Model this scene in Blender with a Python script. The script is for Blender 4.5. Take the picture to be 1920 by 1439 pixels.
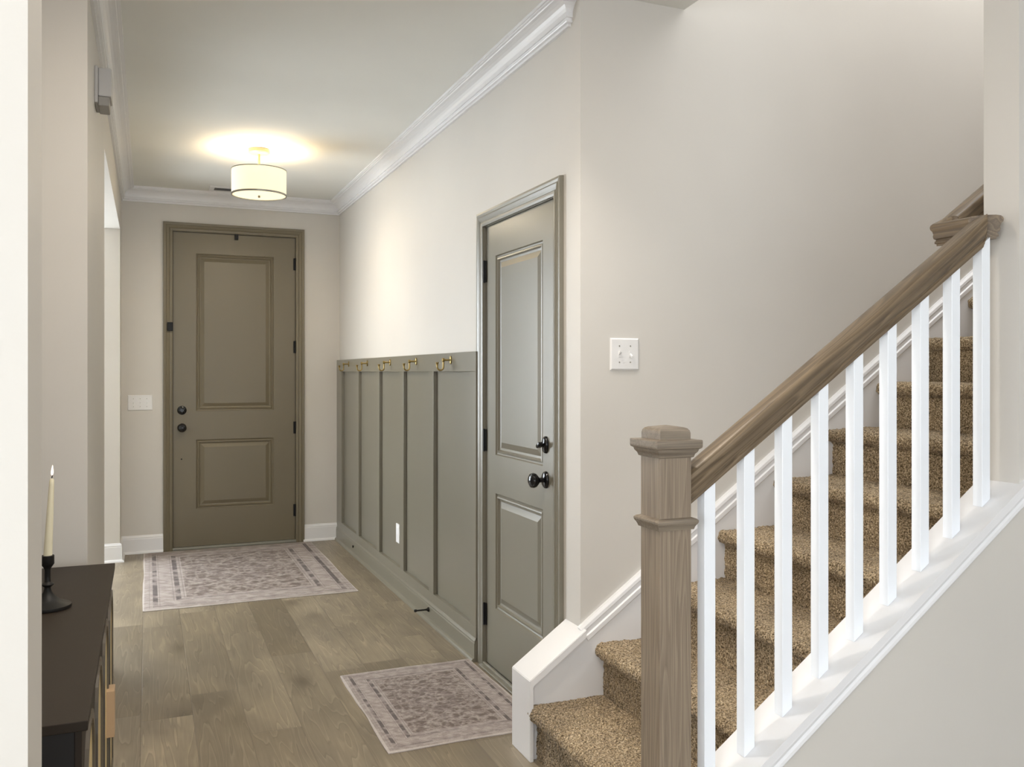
import bpy, bmesh, math, random
from mathutils import Vector, Matrix, noise
C = bpy.context.scene.collection
R = math.radians
for o in list(bpy.data.objects): bpy.data.objects.remove(o)

# ------------------------------------------------------------------ camera
F_PX = 1651.0
cd = bpy.data.cameras.new('camera'); cam = bpy.data.objects.new('camera', cd); C.objects.link(cam)
cam.location = (0, 0, 1.36); cam.rotation_euler = (R(90), 0, R(-22.47))
cd.sensor_width = 36; cd.lens = 36*F_PX/1920; cd.shift_y = -21.5/1920; cd.clip_start = .05
bpy.context.scene.camera = cam
# ------------------------------------------------------------------ world / view
w = bpy.data.worlds.new('world'); bpy.context.scene.world = w; w.use_nodes = True
bg = w.node_tree.nodes['Background']; bg.inputs[0].default_value = (.80, .90, 1, 1); bg.inputs[1].default_value = 2.0
vs = bpy.context.scene.view_settings
vs.view_transform = 'Standard'; vs.look = 'None'; vs.gamma = 1; vs.use_curve_mapping = False
vs.exposure = 0.38
# ------------------------------------------------------------------ big lights
def area(name, loc, target, sx, sy, power, col):
    l = bpy.data.lights.new(name, 'AREA'); l.shape = 'RECTANGLE'; l.size = sx; l.size_y = sy
    l.energy = power; l.color = col
    o = bpy.data.objects.new(name, l); C.objects.link(o); o.location = loc
    o.rotation_euler = (Vector(target)-Vector(loc)).to_track_quat('-Z', 'Y').to_euler()
    return o
area('rear_window_daylight', (.9, -3.9, 1.45), (1.3, 3, 1.7), 4.6, 2.1, 54, (.97, .985, 1))
area('left_window_daylight', (-2.9, -1.6, 1.5), (1.2, 1.6, 1.1), 2.4, 1.9, 84, (.96, .98, 1))
area('side_room_daylight', (-1.9, 7.0, 1.45), (.9, 3.9, 1.3), 2.2, 1.9, 118, (.90, .96, 1))
area('stairwell_fill', (3.35, 1.93, 4.2), (3.2, 2.85, 3.1), 2.6, 1.5, 68, (.97, .985, 1))  # added fill light that brightens the stair wall from inside the stairwell

CEIL = 2.74
XL, XR, YB = -.184, 1.445, 7.17      # hall left wall, right wall, back wall
YC = 2.846                          # stair wall plane / hall corner
PN, PF, PX = 1.77, 1.886, 2.30      # near stair wall: near face, far face, end
SL = .70

# ------------------------------------------------------------------ materials
def new_mat(name):
    m = bpy.data.materials.new(name); m.use_nodes = True
    nt = m.node_tree; return m, nt, nt.nodes['Principled BSDF']
def N(nt, t, **k):
    n = nt.nodes.new(t)
    for a, b in k.items(): setattr(n, a, b)
    return n
def paint(name, col, rough=.5, bump=.02, scale=180, metal=0, spec=.5, var=.03):
    m, nt, b = new_mat(name)
    b.inputs['Roughness'].default_value = rough; b.inputs['Metallic'].default_value = metal
    b.inputs['Specular IOR Level'].default_value = spec
    tc = N(nt, 'ShaderNodeTexCoord')
    n = N(nt, 'ShaderNodeTexNoise'); n.inputs['Scale'].default_value = 1.3; n.inputs['Detail'].default_value = 3
    nt.links.new(tc.outputs['Object'], n.inputs['Vector'])
    r = N(nt, 'ShaderNodeValToRGB'); r.color_ramp.elements[0].position = .3; r.color_ramp.elements[1].position = .7
    r.color_ramp.elements[0].color = tuple(c*(1-var) for c in col)+(1,)
    r.color_ramp.elements[1].color = tuple(min(1, c*(1+var)) for c in col)+(1,)
    nt.links.new(n.outputs[0], r.inputs[0]); nt.links.new(r.outputs[0], b.inputs['Base Color'])
    if bump:
        n2 = N(nt, 'ShaderNodeTexNoise'); n2.inputs['Scale'].default_value = scale; n2.inputs['Detail'].default_value = 2
        nt.links.new(tc.outputs['Object'], n2.inputs['Vector'])
        bp = N(nt, 'ShaderNodeBump'); bp.inputs['Strength'].default_value = bump; bp.inputs['Distance'].default_value = .002
        nt.links.new(n2.outputs[0], bp.inputs['Height']); nt.links.new(bp.outputs[0], b.inputs['Normal'])
    return m
M = {}
M['wall'] = paint('wall_paint', (.655, .624, .578), .55, .05)
M['ceiling'] = paint('ceiling_paint', (.85, .85, .81), .8, .06)
M['white'] = paint('white_trim_paint', (.83, .825, .835), .32, .01)
M['baluster'] = paint('baluster_paint', (.90, .93, .98), .35, .01)
M['green'] = paint('green_grey_paint', (.200, .184, .142), .30, .012, spec=.6)
M['door_green'] = paint('door_green_paint', (.172, .143, .090), .36, .015)
M['black'] = paint('black_metal', (.004, .004, .005), .16, 0)
M['matte_black'] = paint('matte_black_iron', (.010, .009, .008), .5, .05, spec=.3)
M['hinge_black'] = paint('flat_black_hinge', (.008, .008, .009), .45, 0, spec=.25)
M['plastic'] = paint('white_plastic', (.80, .79, .78), .3, 0)
M['bright'] = paint('bright_white_plastic', (.92, .92, .93), .3, 0)
M['brass'] = paint('aged_brass', (.36, .26, .10), .3, 0, metal=1)
M['gold'] = paint('gold_inlay', (.95, .78, .42), .32, 0, metal=.7)
M['bronze'] = paint('bronze_edge', (.10, .082, .06), .4, 0)
M['cabinet'] = paint('dark_cabinet', (.024, .016, .010), .55, .03, spec=.3)
M['cabinet_side'] = paint('cabinet_side_black', (.004, .003, .003), .6, .02)
M['tan'] = paint('tan_wood_handle', (.42, .29, .18), .5, .02)
M['wax'] = paint('ivory_wax', (.80, .74, .55), .45, 0)
M['nickel'] = paint('satin_nickel', (.40, .38, .33), .3, 0, metal=1)
M['lampcream'] = paint('cream_lamp_metal', (.30, .23, .14), .4, 0)
M['grille'] = paint('vent_grey', (.12, .12, .12), .6, 0)
M['grey_device'] = paint('grey_white_device', (.50, .49, .48), .4, 0)
M['grey_dark'] = paint('grey_lower_device', (.30, .285, .26), .4, 0)
M['dust'] = paint('threshold_metal', (.30, .29, .25), .3, 0, metal=.3)
def glow(name, col, s, base=(.9, .85, .7)):
    m, nt, b = new_mat(name); b.inputs['Base Color'].default_value = base+(1,)
    b.inputs['Emission Color'].default_value = col+(1,); b.inputs['Emission Strength'].default_value = s
    b.inputs['Roughness'].default_value = .7
    return m
M['shade'] = glow('lit_fabric_shade', (1, .88, .56), .66, (.55, .5, .4))
M['diffuser'] = glow('lit_glass_diffuser', (1, .86, .55), .72, (.55, .5, .4))
M['flame'] = glow('candle_flame', (1, .85, .75), 1.1)
M['can'] = glow('recessed_lens', (1, .9, .75), 4)
m, nt, b = new_mat('window_glass'); b.inputs['Transmission Weight'].default_value = 1; b.inputs['Roughness'].default_value = 0; b.inputs['IOR'].default_value = 1.0
M['glass'] = m

def math_n(nt, op, a, b=None, c=None):
    n = N(nt, 'ShaderNodeMath', operation=op)
    for i, v in enumerate((a, b, c)):
        if v is None: continue
        if isinstance(v, (int, float)): n.inputs[i].default_value = v
        else: nt.links.new(v, n.inputs[i])
    return n.outputs[0]
def mixc(nt, fac, a, b, mode='MIX'):
    n = N(nt, 'ShaderNodeMix', data_type='RGBA', blend_type=mode)
    if isinstance(fac, (int, float)): n.inputs[0].default_value = fac
    else: nt.links.new(fac, n.inputs[0])
    for i, v in ((6, a), (7, b)):
        if isinstance(v, tuple): n.inputs[i].default_value = v+(1,)
        else: nt.links.new(v, n.inputs[i])
    return n.outputs[2]
def ramp(nt, fac, stops, interp='LINEAR'):
    r = N(nt, 'ShaderNodeValToRGB'); cr = r.color_ramp; cr.interpolation = interp
    while len(cr.elements) < len(stops): cr.elements.new(.5)
    for e, (p, c) in zip(cr.elements, stops):
        e.position = p; e.color = (c, c, c, 1) if isinstance(c, (int, float)) else tuple(c)+(1,)
    nt.links.new(fac, r.inputs[0]); return r.outputs[0]

# floor planks
def floor_mat():
    m, nt, b = new_mat('oak_plank_floor'); L = nt.links
    tc = N(nt, 'ShaderNodeTexCoord'); sp = N(nt, 'ShaderNodeSeparateXYZ'); L.new(tc.outputs['Object'], sp.inputs[0])
    x, y = sp.outputs[0], sp.outputs[1]
    xs = math_n(nt, 'DIVIDE', math_n(nt, 'ADD', x, .024), .19)
    col = math_n(nt, 'FLOOR', xs); fx = math_n(nt, 'FRACT', xs)
    wn = N(nt, 'ShaderNodeTexWhiteNoise', noise_dimensions='1D'); L.new(col, wn.inputs['W'])
    ys = math_n(nt, 'ADD', math_n(nt, 'DIVIDE', y, 1.35), math_n(nt, 'MULTIPLY', wn.outputs[0], 7.3))
    row = math_n(nt, 'FLOOR', ys); fy = math_n(nt, 'FRACT', ys)
    idn = math_n(nt, 'ADD', math_n(nt, 'MULTIPLY', col, 13.7), math_n(nt, 'MULTIPLY', row, 3.31))
    w2 = N(nt, 'ShaderNodeTexWhiteNoise', noise_dimensions='1D'); L.new(idn, w2.inputs['W'])
    tone = w2.outputs[0]
    cb = N(nt, 'ShaderNodeCombineXYZ')
    L.new(x, cb.inputs[0]); L.new(y, cb.inputs[1]); L.new(math_n(nt, 'MULTIPLY', tone, 37.0), cb.inputs[2])
    mp = N(nt, 'ShaderNodeMapping'); mp.inputs['Scale'].default_value = (6.5, .5, 1); L.new(cb.outputs[0], mp.inputs[0])
    n1 = N(nt, 'ShaderNodeTexNoise'); n1.inputs['Scale'].default_value = 1.6; n1.inputs['Detail'].default_value = 2.5
    n1.inputs['Distortion'].default_value = .25; L.new(mp.outputs[0], n1.inputs['Vector'])
    rings = math_n(nt, 'FRACT', math_n(nt, 'MULTIPLY', n1.outputs[0], 13))
    ringl = ramp(nt, rings, [(0, .36), (.12, .48), (.7, .5), (.93, .68), (1, .4)])
    mp2 = N(nt, 'ShaderNodeMapping'); mp2.inputs['Scale'].default_value = (70, 4, 1); L.new(cb.outputs[0], mp2.inputs[0])
    n2 = N(nt, 'ShaderNodeTexNoise'); n2.inputs['Scale'].default_value = 1.5; n2.inputs['Detail'].default_value = 5
    L.new(mp2.outputs[0], n2.inputs['Vector'])
    mp3 = N(nt, 'ShaderNodeMapping'); mp3.inputs['Scale'].default_value = (2.6, 1.1, 1); L.new(cb.outputs[0], mp3.inputs[0])
    n3 = N(nt, 'ShaderNodeTexNoise'); n3.inputs['Scale'].default_value = 2.0; n3.inputs['Detail'].default_value = 3; L.new(mp3.outputs[0], n3.inputs['Vector'])
    # knots
    mp4 = N(nt, 'ShaderNodeMapping'); mp4.inputs['Scale'].default_value = (4.6, 1.9, 1); L.new(cb.outputs[0], mp4.inputs[0])
    vo = N(nt, 'ShaderNodeTexVoronoi'); vo.inputs['Scale'].default_value = 1; L.new(mp4.outputs[0], vo.inputs['Vector'])
    knot = ramp(nt, vo.outputs['Distance'], [(0, 1), (.08, .75), (.22, .25), (.42, 0)])
    base = mixc(nt, tone, (.185, .147, .098), (.35, .29, .205))
    base = mixc(nt, math_n(nt, 'MULTIPLY', ramp(nt, n3.outputs[0], [(.38, 1), (.62, 0)]), .6), base, (.175, .143, .105))
    base = mixc(nt, .75, base, ringl, 'OVERLAY')
    base = mixc(nt, .35, base, ramp(nt, n2.outputs[0], [(.3, .38), (.7, .62)]), 'OVERLAY')
    base = mixc(nt, math_n(nt, 'MULTIPLY', knot, .75), base, (.10, .078, .052))
    ex = math_n(nt, 'MULTIPLY', math_n(nt, 'MINIMUM', fx, math_n(nt, 'SUBTRACT', 1, fx)), .19)
    ey = math_n(nt, 'MULTIPLY', math_n(nt, 'MINIMUM', fy, math_n(nt, 'SUBTRACT', 1, fy)), 1.35)
    e = math_n(nt, 'MINIMUM', ex, ey)
    seam = ramp(nt, math_n(nt, 'MULTIPLY', e, 100), [(0, 1), (.12, .9), (.3, 0)])
    base = mixc(nt, math_n(nt, 'MULTIPLY', seam, .5), base, (.15, .12, .09))
    L.new(base, b.inputs['Base Color'])
    b.inputs['Roughness'].default_value = .36
    bp = N(nt, 'ShaderNodeBump'); bp.inputs['Strength'].default_value = .25; bp.inputs['Distance'].default_value = .002
    h = math_n(nt, 'SUBTRACT', math_n(nt, 'MULTIPLY', n2.outputs[0], .25), seam)
    L.new(h, bp.inputs['Height']); L.new(bp.outputs[0], b.inputs['Normal'])
    return m
M['floor'] = floor_mat()

def wood(name, axis, c1, c2, seed=0):
    """grain running along the given object axis"""
    m, nt, b = new_mat(name); L = nt.links
    tc = N(nt, 'ShaderNodeTexCoord'); mp = N(nt, 'ShaderNodeMapping'); L.new(tc.outputs['Object'], mp.inputs[0])
    s = [26, 26, 26]; s[axis] = 1.6; mp.inputs['Scale'].default_value = s; mp.inputs['Location'].default_value = (seed, seed*.7, seed*.3)
    n1 = N(nt, 'ShaderNodeTexNoise'); n1.inputs['Scale'].default_value = .55; n1.inputs['Detail'].default_value = 2; n1.inputs['Distortion'].default_value = .3
    L.new(mp.outputs[0], n1.inputs['Vector'])
    rg = math_n(nt, 'FRACT', math_n(nt, 'MULTIPLY', n1.outputs[0], 12))
    rg = ramp(nt, rg, [(0, .15), (.5, .55), (.85, .9), (1, .2)])
    mp2 = N(nt, 'ShaderNodeMapping'); L.new(tc.outputs['Object'], mp2.inputs[0])
    s = [420, 420, 420]; s[axis] = 9; mp2.inputs['Scale'].default_value = s
    n2 = N(nt, 'ShaderNodeTexNoise'); n2.inputs['Scale'].default_value = .6; n2.inputs['Detail'].default_value = 4; L.new(mp2.outputs[0], n2.inputs['Vector'])
    col = mixc(nt, rg, c1, c2)
    col = mixc(nt, .5, col, ramp(nt, n2.outputs[0], [(.3, .3), (.7, .66)]), 'OVERLAY')
    L.new(col, b.inputs['Base Color']); b.inputs['Roughness'].default_value = .42
    bp = N(nt, 'ShaderNodeBump'); bp.inputs['Strength'].default_value = .3; bp.inputs['Distance'].default_value = .0008
    L.new(n2.outputs[0], bp.inputs['Height']); L.new(bp.outputs[0], b.inputs['Normal'])
    return m
M['post_wood'] = wood('greyed_oak_post', 2, (.20, .152, .11), (.30, .238, .172), 3.0)
M['rail_wood'] = wood('greyed_oak_rail', 0, (.100, .070, .042), (.225, .163, .100), 7.0)
M['post_cap_wood'] = wood('greyed_oak_cap', 0, (.175, .14, .105), (.25, .205, .155), 1.0)

def carpet_mat():
    m, nt, b = new_mat('brown_pile_carpet'); L = nt.links
    tc = N(nt, 'ShaderNodeTexCoord')
    n1 = N(nt, 'ShaderNodeTexNoise'); n1.inputs['Scale'].default_value = 190; n1.inputs['Detail'].default_value = 3; L.new(tc.outputs['Object'], n1.inputs['Vector'])
    n2 = N(nt, 'ShaderNodeTexNoise'); n2.inputs['Scale'].default_value = 4.5; n2.inputs['Detail'].default_value = 3; L.new(tc.outputs['Object'], n2.inputs['Vector'])
    n3 = N(nt, 'ShaderNodeTexNoise'); n3.inputs['Scale'].default_value = 300; n3.inputs['Detail'].default_value = 1; L.new(tc.outputs['Object'], n3.inputs['Vector'])
    c = ramp(nt, n1.outputs[0], [(.32, (.06, .042, .024)), (.45, (.22, .162, .096)), (.58, (.43, .33, .21)), (.70, (.66, .54, .38))])
    c = mixc(nt, .7, c, ramp(nt, n2.outputs[0], [(.35, .36), (.65, .66)]), 'OVERLAY')
    c = mixc(nt, .4, c, ramp(nt, n3.outputs[0], [(.35, .25), (.65, .75)]), 'OVERLAY')
    L.new(c, b.inputs['Base Color']); b.inputs['Roughness'].default_value = .95; b.inputs['Specular IOR Level'].default_value = .1
    b.inputs['Sheen Weight'].default_value = .15
    bp = N(nt, 'ShaderNodeBump'); bp.inputs['Strength'].default_value = .7; bp.inputs['Distance'].default_value = .004
    L.new(n1.outputs[0], bp.inputs['Height']); L.new(bp.outputs[0], b.inputs['Normal'])
    return m
M['carpet'] = carpet_mat()

def rug_mat(name, w, l, s):
    """object coordinates centred on the rug; bands strong along the two x sides, faint along the y sides"""
    m, nt, b = new_mat(name); L = nt.links
    tc = N(nt, 'ShaderNodeTexCoord'); sp = N(nt, 'ShaderNodeSeparateXYZ'); L.new(tc.outputs['Object'], sp.inputs[0])
    x, y = sp.outputs[0], sp.outputs[1]
    dx = math_n(nt, 'SUBTRACT', w/2, math_n(nt, 'ABSOLUTE', x)); dy = math_n(nt, 'SUBTRACT', l/2, math_n(nt, 'ABSOLUTE', y))
    d = math_n(nt, 'DIVIDE', math_n(nt, 'MINIMUM', dx, dy), .3*s)
    def nz(sc, det, st=(1, 1, 1), dist=0):
        mp = N(nt, 'ShaderNodeMapping'); mp.inputs['Scale'].default_value = st; L.new(tc.outputs['Object'], mp.inputs[0])
        n = N(nt, 'ShaderNodeTexNoise'); n.inputs['Scale'].default_value = sc; n.inputs['Detail'].default_value = det; n.inputs['Distortion'].default_value = dist
        L.new(mp.outputs[0], n.inputs['Vector']); return n.outputs[0]
    light, mid, dark = (.39, .335, .305), (.175, .137, .122), (.07, .058, .06)
    blot = ramp(nt, nz(15/s, 5, (1, 1.3, 1), .4), [(.42, 0), (.57, 1)])
    fine = ramp(nt, nz(48/s, 3, (1, 1, 1), .5), [(.42, 0), (.58, 1)])
    tiny = nz(260, 2)
    # mirrored flower lattice in the field
    vor = N(nt, 'ShaderNodeTexVoronoi', feature='DISTANCE_TO_EDGE'); vor.inputs['Scale'].default_value = 11/s
    ab = N(nt, 'ShaderNodeCombineXYZ'); L.new(math_n(nt, 'ABSOLUTE', x), ab.inputs[0]); L.new(math_n(nt, 'ABSOLUTE', y), ab.inputs[1])
    L.new(ab.outputs[0], vor.inputs['Vector'])
    vl = ramp(nt, vor.outputs['Distance'], [(.02, 1), (.12, 0), (.3, 0), (.42, .8)])
    field = mixc(nt, blot, light, mid)
    field = mixc(nt, math_n(nt, 'MULTIPLY', vl, .55), field, (.43, .38, .34))
    field = mixc(nt, math_n(nt, 'MULTIPLY', math_n(nt, 'SUBTRACT', 1, fine), .5), field, (.17, .14, .135))
    # medallion ring
    rr = math_n(nt, 'SQRT', math_n(nt, 'ADD', math_n(nt, 'POWER', math_n(nt, 'DIVIDE', x, .19*s*1.0), 2), math_n(nt, 'POWER', math_n(nt, 'DIVIDE', y, .27*s), 2)))
    med = ramp(nt, math_n(nt, 'ADD', rr, math_n(nt, 'MULTIPLY', blot, .12)), [(.0, .6), (.25, 0), (.62, .1), (.78, .55), (.92, .5), (1, 0)])
    field = mixc(nt, math_n(nt, 'MULTIPLY', med, .55), field, (.18, .145, .14))
    # bands: distance ramp
    band_dark = ramp(nt, d, [(0, 0), (.17, 0), (.18, 1), (.26, 1), (.27, 0), (.60, 0), (.61, 1), (.70, 1), (.71, 0), (1, 0)], 'CONSTANT')
    line = ramp(nt, d, [(0, 0), (.10, 0), (.11, 1), (.125, 0), (.30, 1), (.315, 0), (.56, 1), (.575, 0), (.76, 1), (.78, 0)], 'CONSTANT')
    inb = ramp(nt, d, [(0, 1), (.80, 1), (.81, 0)], 'CONSTANT')
    dash = ramp(nt, nz(10/s, 1, (1, 1, 1)), [(.44, .25), (.54, 1)])
    tc2 = math_n(nt, 'FRACT', math_n(nt, 'MULTIPLY', math_n(nt, 'ADD', y, x), 62/s)); dash = math_n(nt, 'MULTIPLY', dash, ramp(nt, tc2, [(.0, .45), (.3, 1), (.8, 1), (1, .5)]))
    sidey = math_n(nt, 'GREATER_THAN', dy, dx)     # 1 beside the x sides
    amp = math_n(nt, 'ADD', .35, math_n(nt, 'MULTIPLY', sidey, .55))
    # arched motifs between the two dashed bands
    per = .052*s
    mot = math_n(nt, 'ABSOLUTE', math_n(nt, 'SUBTRACT', math_n(nt, 'FRACT', math_n(nt, 'DIVIDE', math_n(nt, 'ADD', y, x), per*1.6)), .5))
    motl = math_n(nt, 'MULTIPLY', ramp(nt, mot, [(.0, 1), (.08, 0)]), ramp(nt, d, [(.30, 0), (.33, 1), (.55, 1), (.58, 0)]))
    bcol = mixc(nt, math_n(nt, 'MULTIPLY', blot, .35), (.43, .375, .35), mid)
    bcol = mixc(nt, math_n(nt, 'MULTIPLY', motl, .6), bcol, (.20, .165, .16))
    bcol = mixc(nt, math_n(nt, 'MULTIPLY', math_n(nt, 'MULTIPLY', band_dark, dash), amp), bcol, dark)
    bcol = mixc(nt, math_n(nt, 'MULTIPLY', math_n(nt, 'MULTIPLY', band_dark, fine), .4), bcol, (.2, .17, .17))
    bcol = mixc(nt, math_n(nt, 'MULTIPLY', line, .45), bcol, (.19, .16, .155))
    col = mixc(nt, inb, field, bcol)
    edge = ramp(nt, math_n(nt, 'MULTIPLY', d, .3*s*50), [(0, 1), (.3, 1), (.4, 0)])
    col = mixc(nt, math_n(nt, 'MULTIPLY', edge, .7), col, (.60, .55, .52))
    col = mixc(nt, .35, col, ramp(nt, tiny, [(.3, .35), (.7, .65)]), 'OVERLAY')
    L.new(col, b.inputs['Base Color']); b.inputs['Roughness'].default_value = .9; b.inputs['Specular IOR Level'].default_value = .15
    bp = N(nt, 'ShaderNodeBump'); bp.inputs['Strength'].default_value = .5; bp.inputs['Distance'].default_value = .002
    L.new(tiny, bp.inputs['Height']); L.new(bp.outputs[0], b.inputs['Normal'])
    return m

# ------------------------------------------------------------------ mesh helpers
def box(bm, x0, x1, y0, y1, z0, z1, bev=0):
    v = [bm.verts.new(p) for p in ((x0,y0,z0),(x1,y0,z0),(x1,y1,z0),(x0,y1,z0),(x0,y0,z1),(x1,y0,z1),(x1,y1,z1),(x0,y1,z1))]
    fs = [bm.faces.new([v[i] for i in f]) for f in ((3,2,1,0),(4,5,6,7),(0,1,5,4),(1,2,6,5),(2,3,7,6),(3,0,4,7))]
    if bev:
        es = list({e for f in fs for e in f.edges})
        bmesh.ops.bevel(bm, geom=es, offset=bev, segments=2, affect='EDGES', profile=.5)
def prism(bm, pts, axis, a, b):
    """polygon pts extruded along axis from a to b; pts are the two other coordinates in order"""
    def P(p, t):
        q = [p[0], p[1]]; q.insert(axis, t); return q
    v0 = [bm.verts.new(P(p, a)) for p in pts]; v1 = [bm.verts.new(P(p, b)) for p in pts]
    n = len(pts)
    bm.faces.new(v0[::-1]); bm.faces.new(v1)
    for i in range(n): bm.faces.new((v0[i], v0[(i+1) % n], v1[(i+1) % n], v1[i]))
    bmesh.ops.recalc_face_normals(bm, faces=bm.faces)
def sweep(bm, path, prof, Nrm, closed=False, side=1):
    """mitred sweep: prof (p,q) p in-plane offset, q along Nrm"""
    Nn = Vector(Nrm).normalized(); P = [Vector(p) for p in path]; n = len(P); rings = []
    for i in range(n):
        d1 = (P[i]-P[i-1]).normalized() if (i > 0 or closed) else None
        d2 = (P[(i+1) % n]-P[i]).normalized() if (i < n-1 or closed) else None
        if d1 is None: d1 = d2
        if d2 is None: d2 = d1
        n1 = Nn.cross(d1)*side; n2 = Nn.cross(d2)*side
        mm = (n1+n2).normalized(); mm = mm/max(.2, mm.dot(n1))
        rings.append([bm.verts.new(P[i]+mm*p+Nn*q) for p, q in prof])
    k = len(prof); m = n if closed else n-1
    for i in range(m):
        a, c = rings[i], rings[(i+1) % n]
        for j in range(k): bm.faces.new((a[j], a[(j+1) % k], c[(j+1) % k], c[j]))
    if not closed: bm.faces.new(rings[0][::-1]); bm.faces.new(rings[-1])
    bmesh.ops.recalc_face_normals(bm, faces=bm.faces)
def lathe(bm, prof, mat=Matrix(), seg=40, sy=1):
    """prof (r,h) around local z"""
    rings = []
    for r, h in prof:
        if r < 1e-6: rings.append([bm.verts.new(mat @ Vector((0, 0, h)))])
        else: rings.append([bm.verts.new(mat @ Vector((r*math.cos(2*math.pi*i/seg), sy*r*math.sin(2*math.pi*i/seg), h))) for i in range(seg)])
    for a, c in zip(rings, rings[1:]):
        for i in range(seg):
            j = (i+1) % seg
            if len(a) == 1 and len(c) == 1: continue
            if len(a) == 1: bm.faces.new((a[0], c[j], c[i]))
            elif len(c) == 1: bm.faces.new((a[i], a[j], c[0]))
            else: bm.faces.new((a[i], a[j], c[j], c[i]))
    for f in (rings[0], rings[-1]):
        if len(f) > 2:
            try: bm.faces.new(f)
            except ValueError: pass
    bmesh.ops.recalc_face_normals(bm, faces=bm.faces)
def tube(bm, pts, r, seg=14):
    pts = [Vector(p) for p in pts]; rings = []; up = None
    for i, p in enumerate(pts):
        t = (pts[min(i+1, len(pts)-1)]-pts[max(i-1, 0)]).normalized()
        if up is None: up = t.orthogonal().normalized()
        up = (up - t*up.dot(t)).normalized(); s = t.cross(up)
        rr = r[i] if isinstance(r, (list, tuple)) else r
        rings.append([bm.verts.new(p+(up*math.cos(a)+s*math.sin(a))*rr) for a in (2*math.pi*k/seg for k in range(seg))])
    for a, c in zip(rings, rings[1:]):
        for i in range(seg): bm.faces.new((a[i], a[(i+1) % seg], c[(i+1) % seg], c[i]))
    bm.faces.new(rings[0][::-1]); bm.faces.new(rings[-1])
def obj(name, bm, mat, parent=None, smooth=False, loc=None, rot=None):
    me = bpy.data.meshes.new(name); bm.to_mesh(me); bm.free()
    me.materials.append(mat)
    if smooth:
        for p in me.polygons: p.use_smooth = True
        try: me.set_sharp_from_angle(angle=R(40))
        except Exception: pass
    o = bpy.data.objects.new(name, me); C.objects.link(o)
    if parent: o.parent = parent
    if loc: o.location = loc
    if rot: o.rotation_euler = rot
    return o
def tag(o, label, cat, group=None, kind=None):
    o['label'] = label; o['category'] = cat
    if group: o['group'] = group
    if kind: o['kind'] = kind
    return o
def empty(name, loc, rot=(0, 0, 0)):
    o = bpy.data.objects.new(name, None); C.objects.link(o); o.location = loc; o.rotation_euler = rot; o.empty_display_size = .1
    return o
def B(): return bmesh.new()
def struct(name, bm, mat, label, cat, **k):
    return tag(obj(name, bm, mat, **k), label, cat, kind='structure')

# ------------------------------------------------------------------ shell
X0, X1, Y0 = -3.0, 5.0, -4.0
bm = B(); box(bm, -4.0, X1, Y0, YB+.12, -.05, 0)
struct('floor', bm, M['floor'], 'greyish brown oak plank floor', 'floor')
bm = B()
OX = 1.887
box(bm, -4.0, OX, Y0, YB+.12, CEIL, CEIL+.30)
box(bm, OX, X1, Y0, PF, CEIL, CEIL+.30)
box(bm, OX, X1, YC+.115, YB+.12, CEIL, CEIL+.30)
struct('ceiling', bm, M['ceiling'], 'plain pale ceiling over the hallway', 'ceiling')
# right hall wall with door opening
DY0, DY1, DZ = 3.05, 3.825, 2.035
bm = B()
box(bm, XR, XR+.115, YC, DY0, 0, CEIL); box(bm, XR, XR+.115, DY1, YB, 0, CEIL); box(bm, XR, XR+.115, DY0, DY1, DZ, CEIL)
struct('wall_right', bm, M['wall'], 'hallway wall above the green panelling', 'wall')
# back wall with front door opening
bm = B()
BX0, BX1, BZ = .172, 1.096, 2.436
box(bm, -4.0, -3.1, YB, YB+.12, 0, CEIL); box(bm, -.7, BX0, YB, YB+.12, 0, CEIL); box(bm, -3.1, -.7, YB, YB+.12, 0, .45); box(bm, -3.1, -.7, YB, YB+.12, 2.45, CEIL); box(bm, BX1, XR+.115, YB, YB+.12, 0, CEIL); box(bm, BX0, BX1, YB, YB+.12, BZ, CEIL)
struct('wall_back', bm, M['wall'], 'wall around the front door', 'wall')
# left hall wall with wide opening
OY0, OY1, OZ = 4.44, 6.90, 2.385
bm = B()
box(bm, XL-.13, XL, 3.22, OY0, 0, CEIL); box(bm, XL-.13, XL, OY1, YB, 0, CEIL); box(bm, XL-.13, XL, OY0, OY1, OZ, CEIL)
box(bm, -.64, XL-.13, 3.22, 3.35, 0, CEIL)
struct('wall_left', bm, M['wall'], 'left hallway wall with wide opening', 'wall')
bm = B(); box(bm, -.64, -.52, 1.26, 3.22, 0, CEIL)
struct('wall_cabinet_side', bm, M['wall'], 'wall behind the dark cabinet', 'wall')
# near wall end, left of frame
bm = B(); box(bm, -1.30, -.124, 1.117, 1.257, 0, CEIL)
struct('wall_near_left', bm, M['wall'], 'near wall end at the left edge of the photo', 'wall')
# side room closing walls
bm = B(); box(bm, -4.12, -4.0, 3.45, YB+.12, 0, CEIL); box(bm, -4.0, -.64, 3.45, 3.58, 0, CEIL)
struct('wall_side_room', bm, M['wall'], 'walls of the room beyond the left opening', 'wall')
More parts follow.
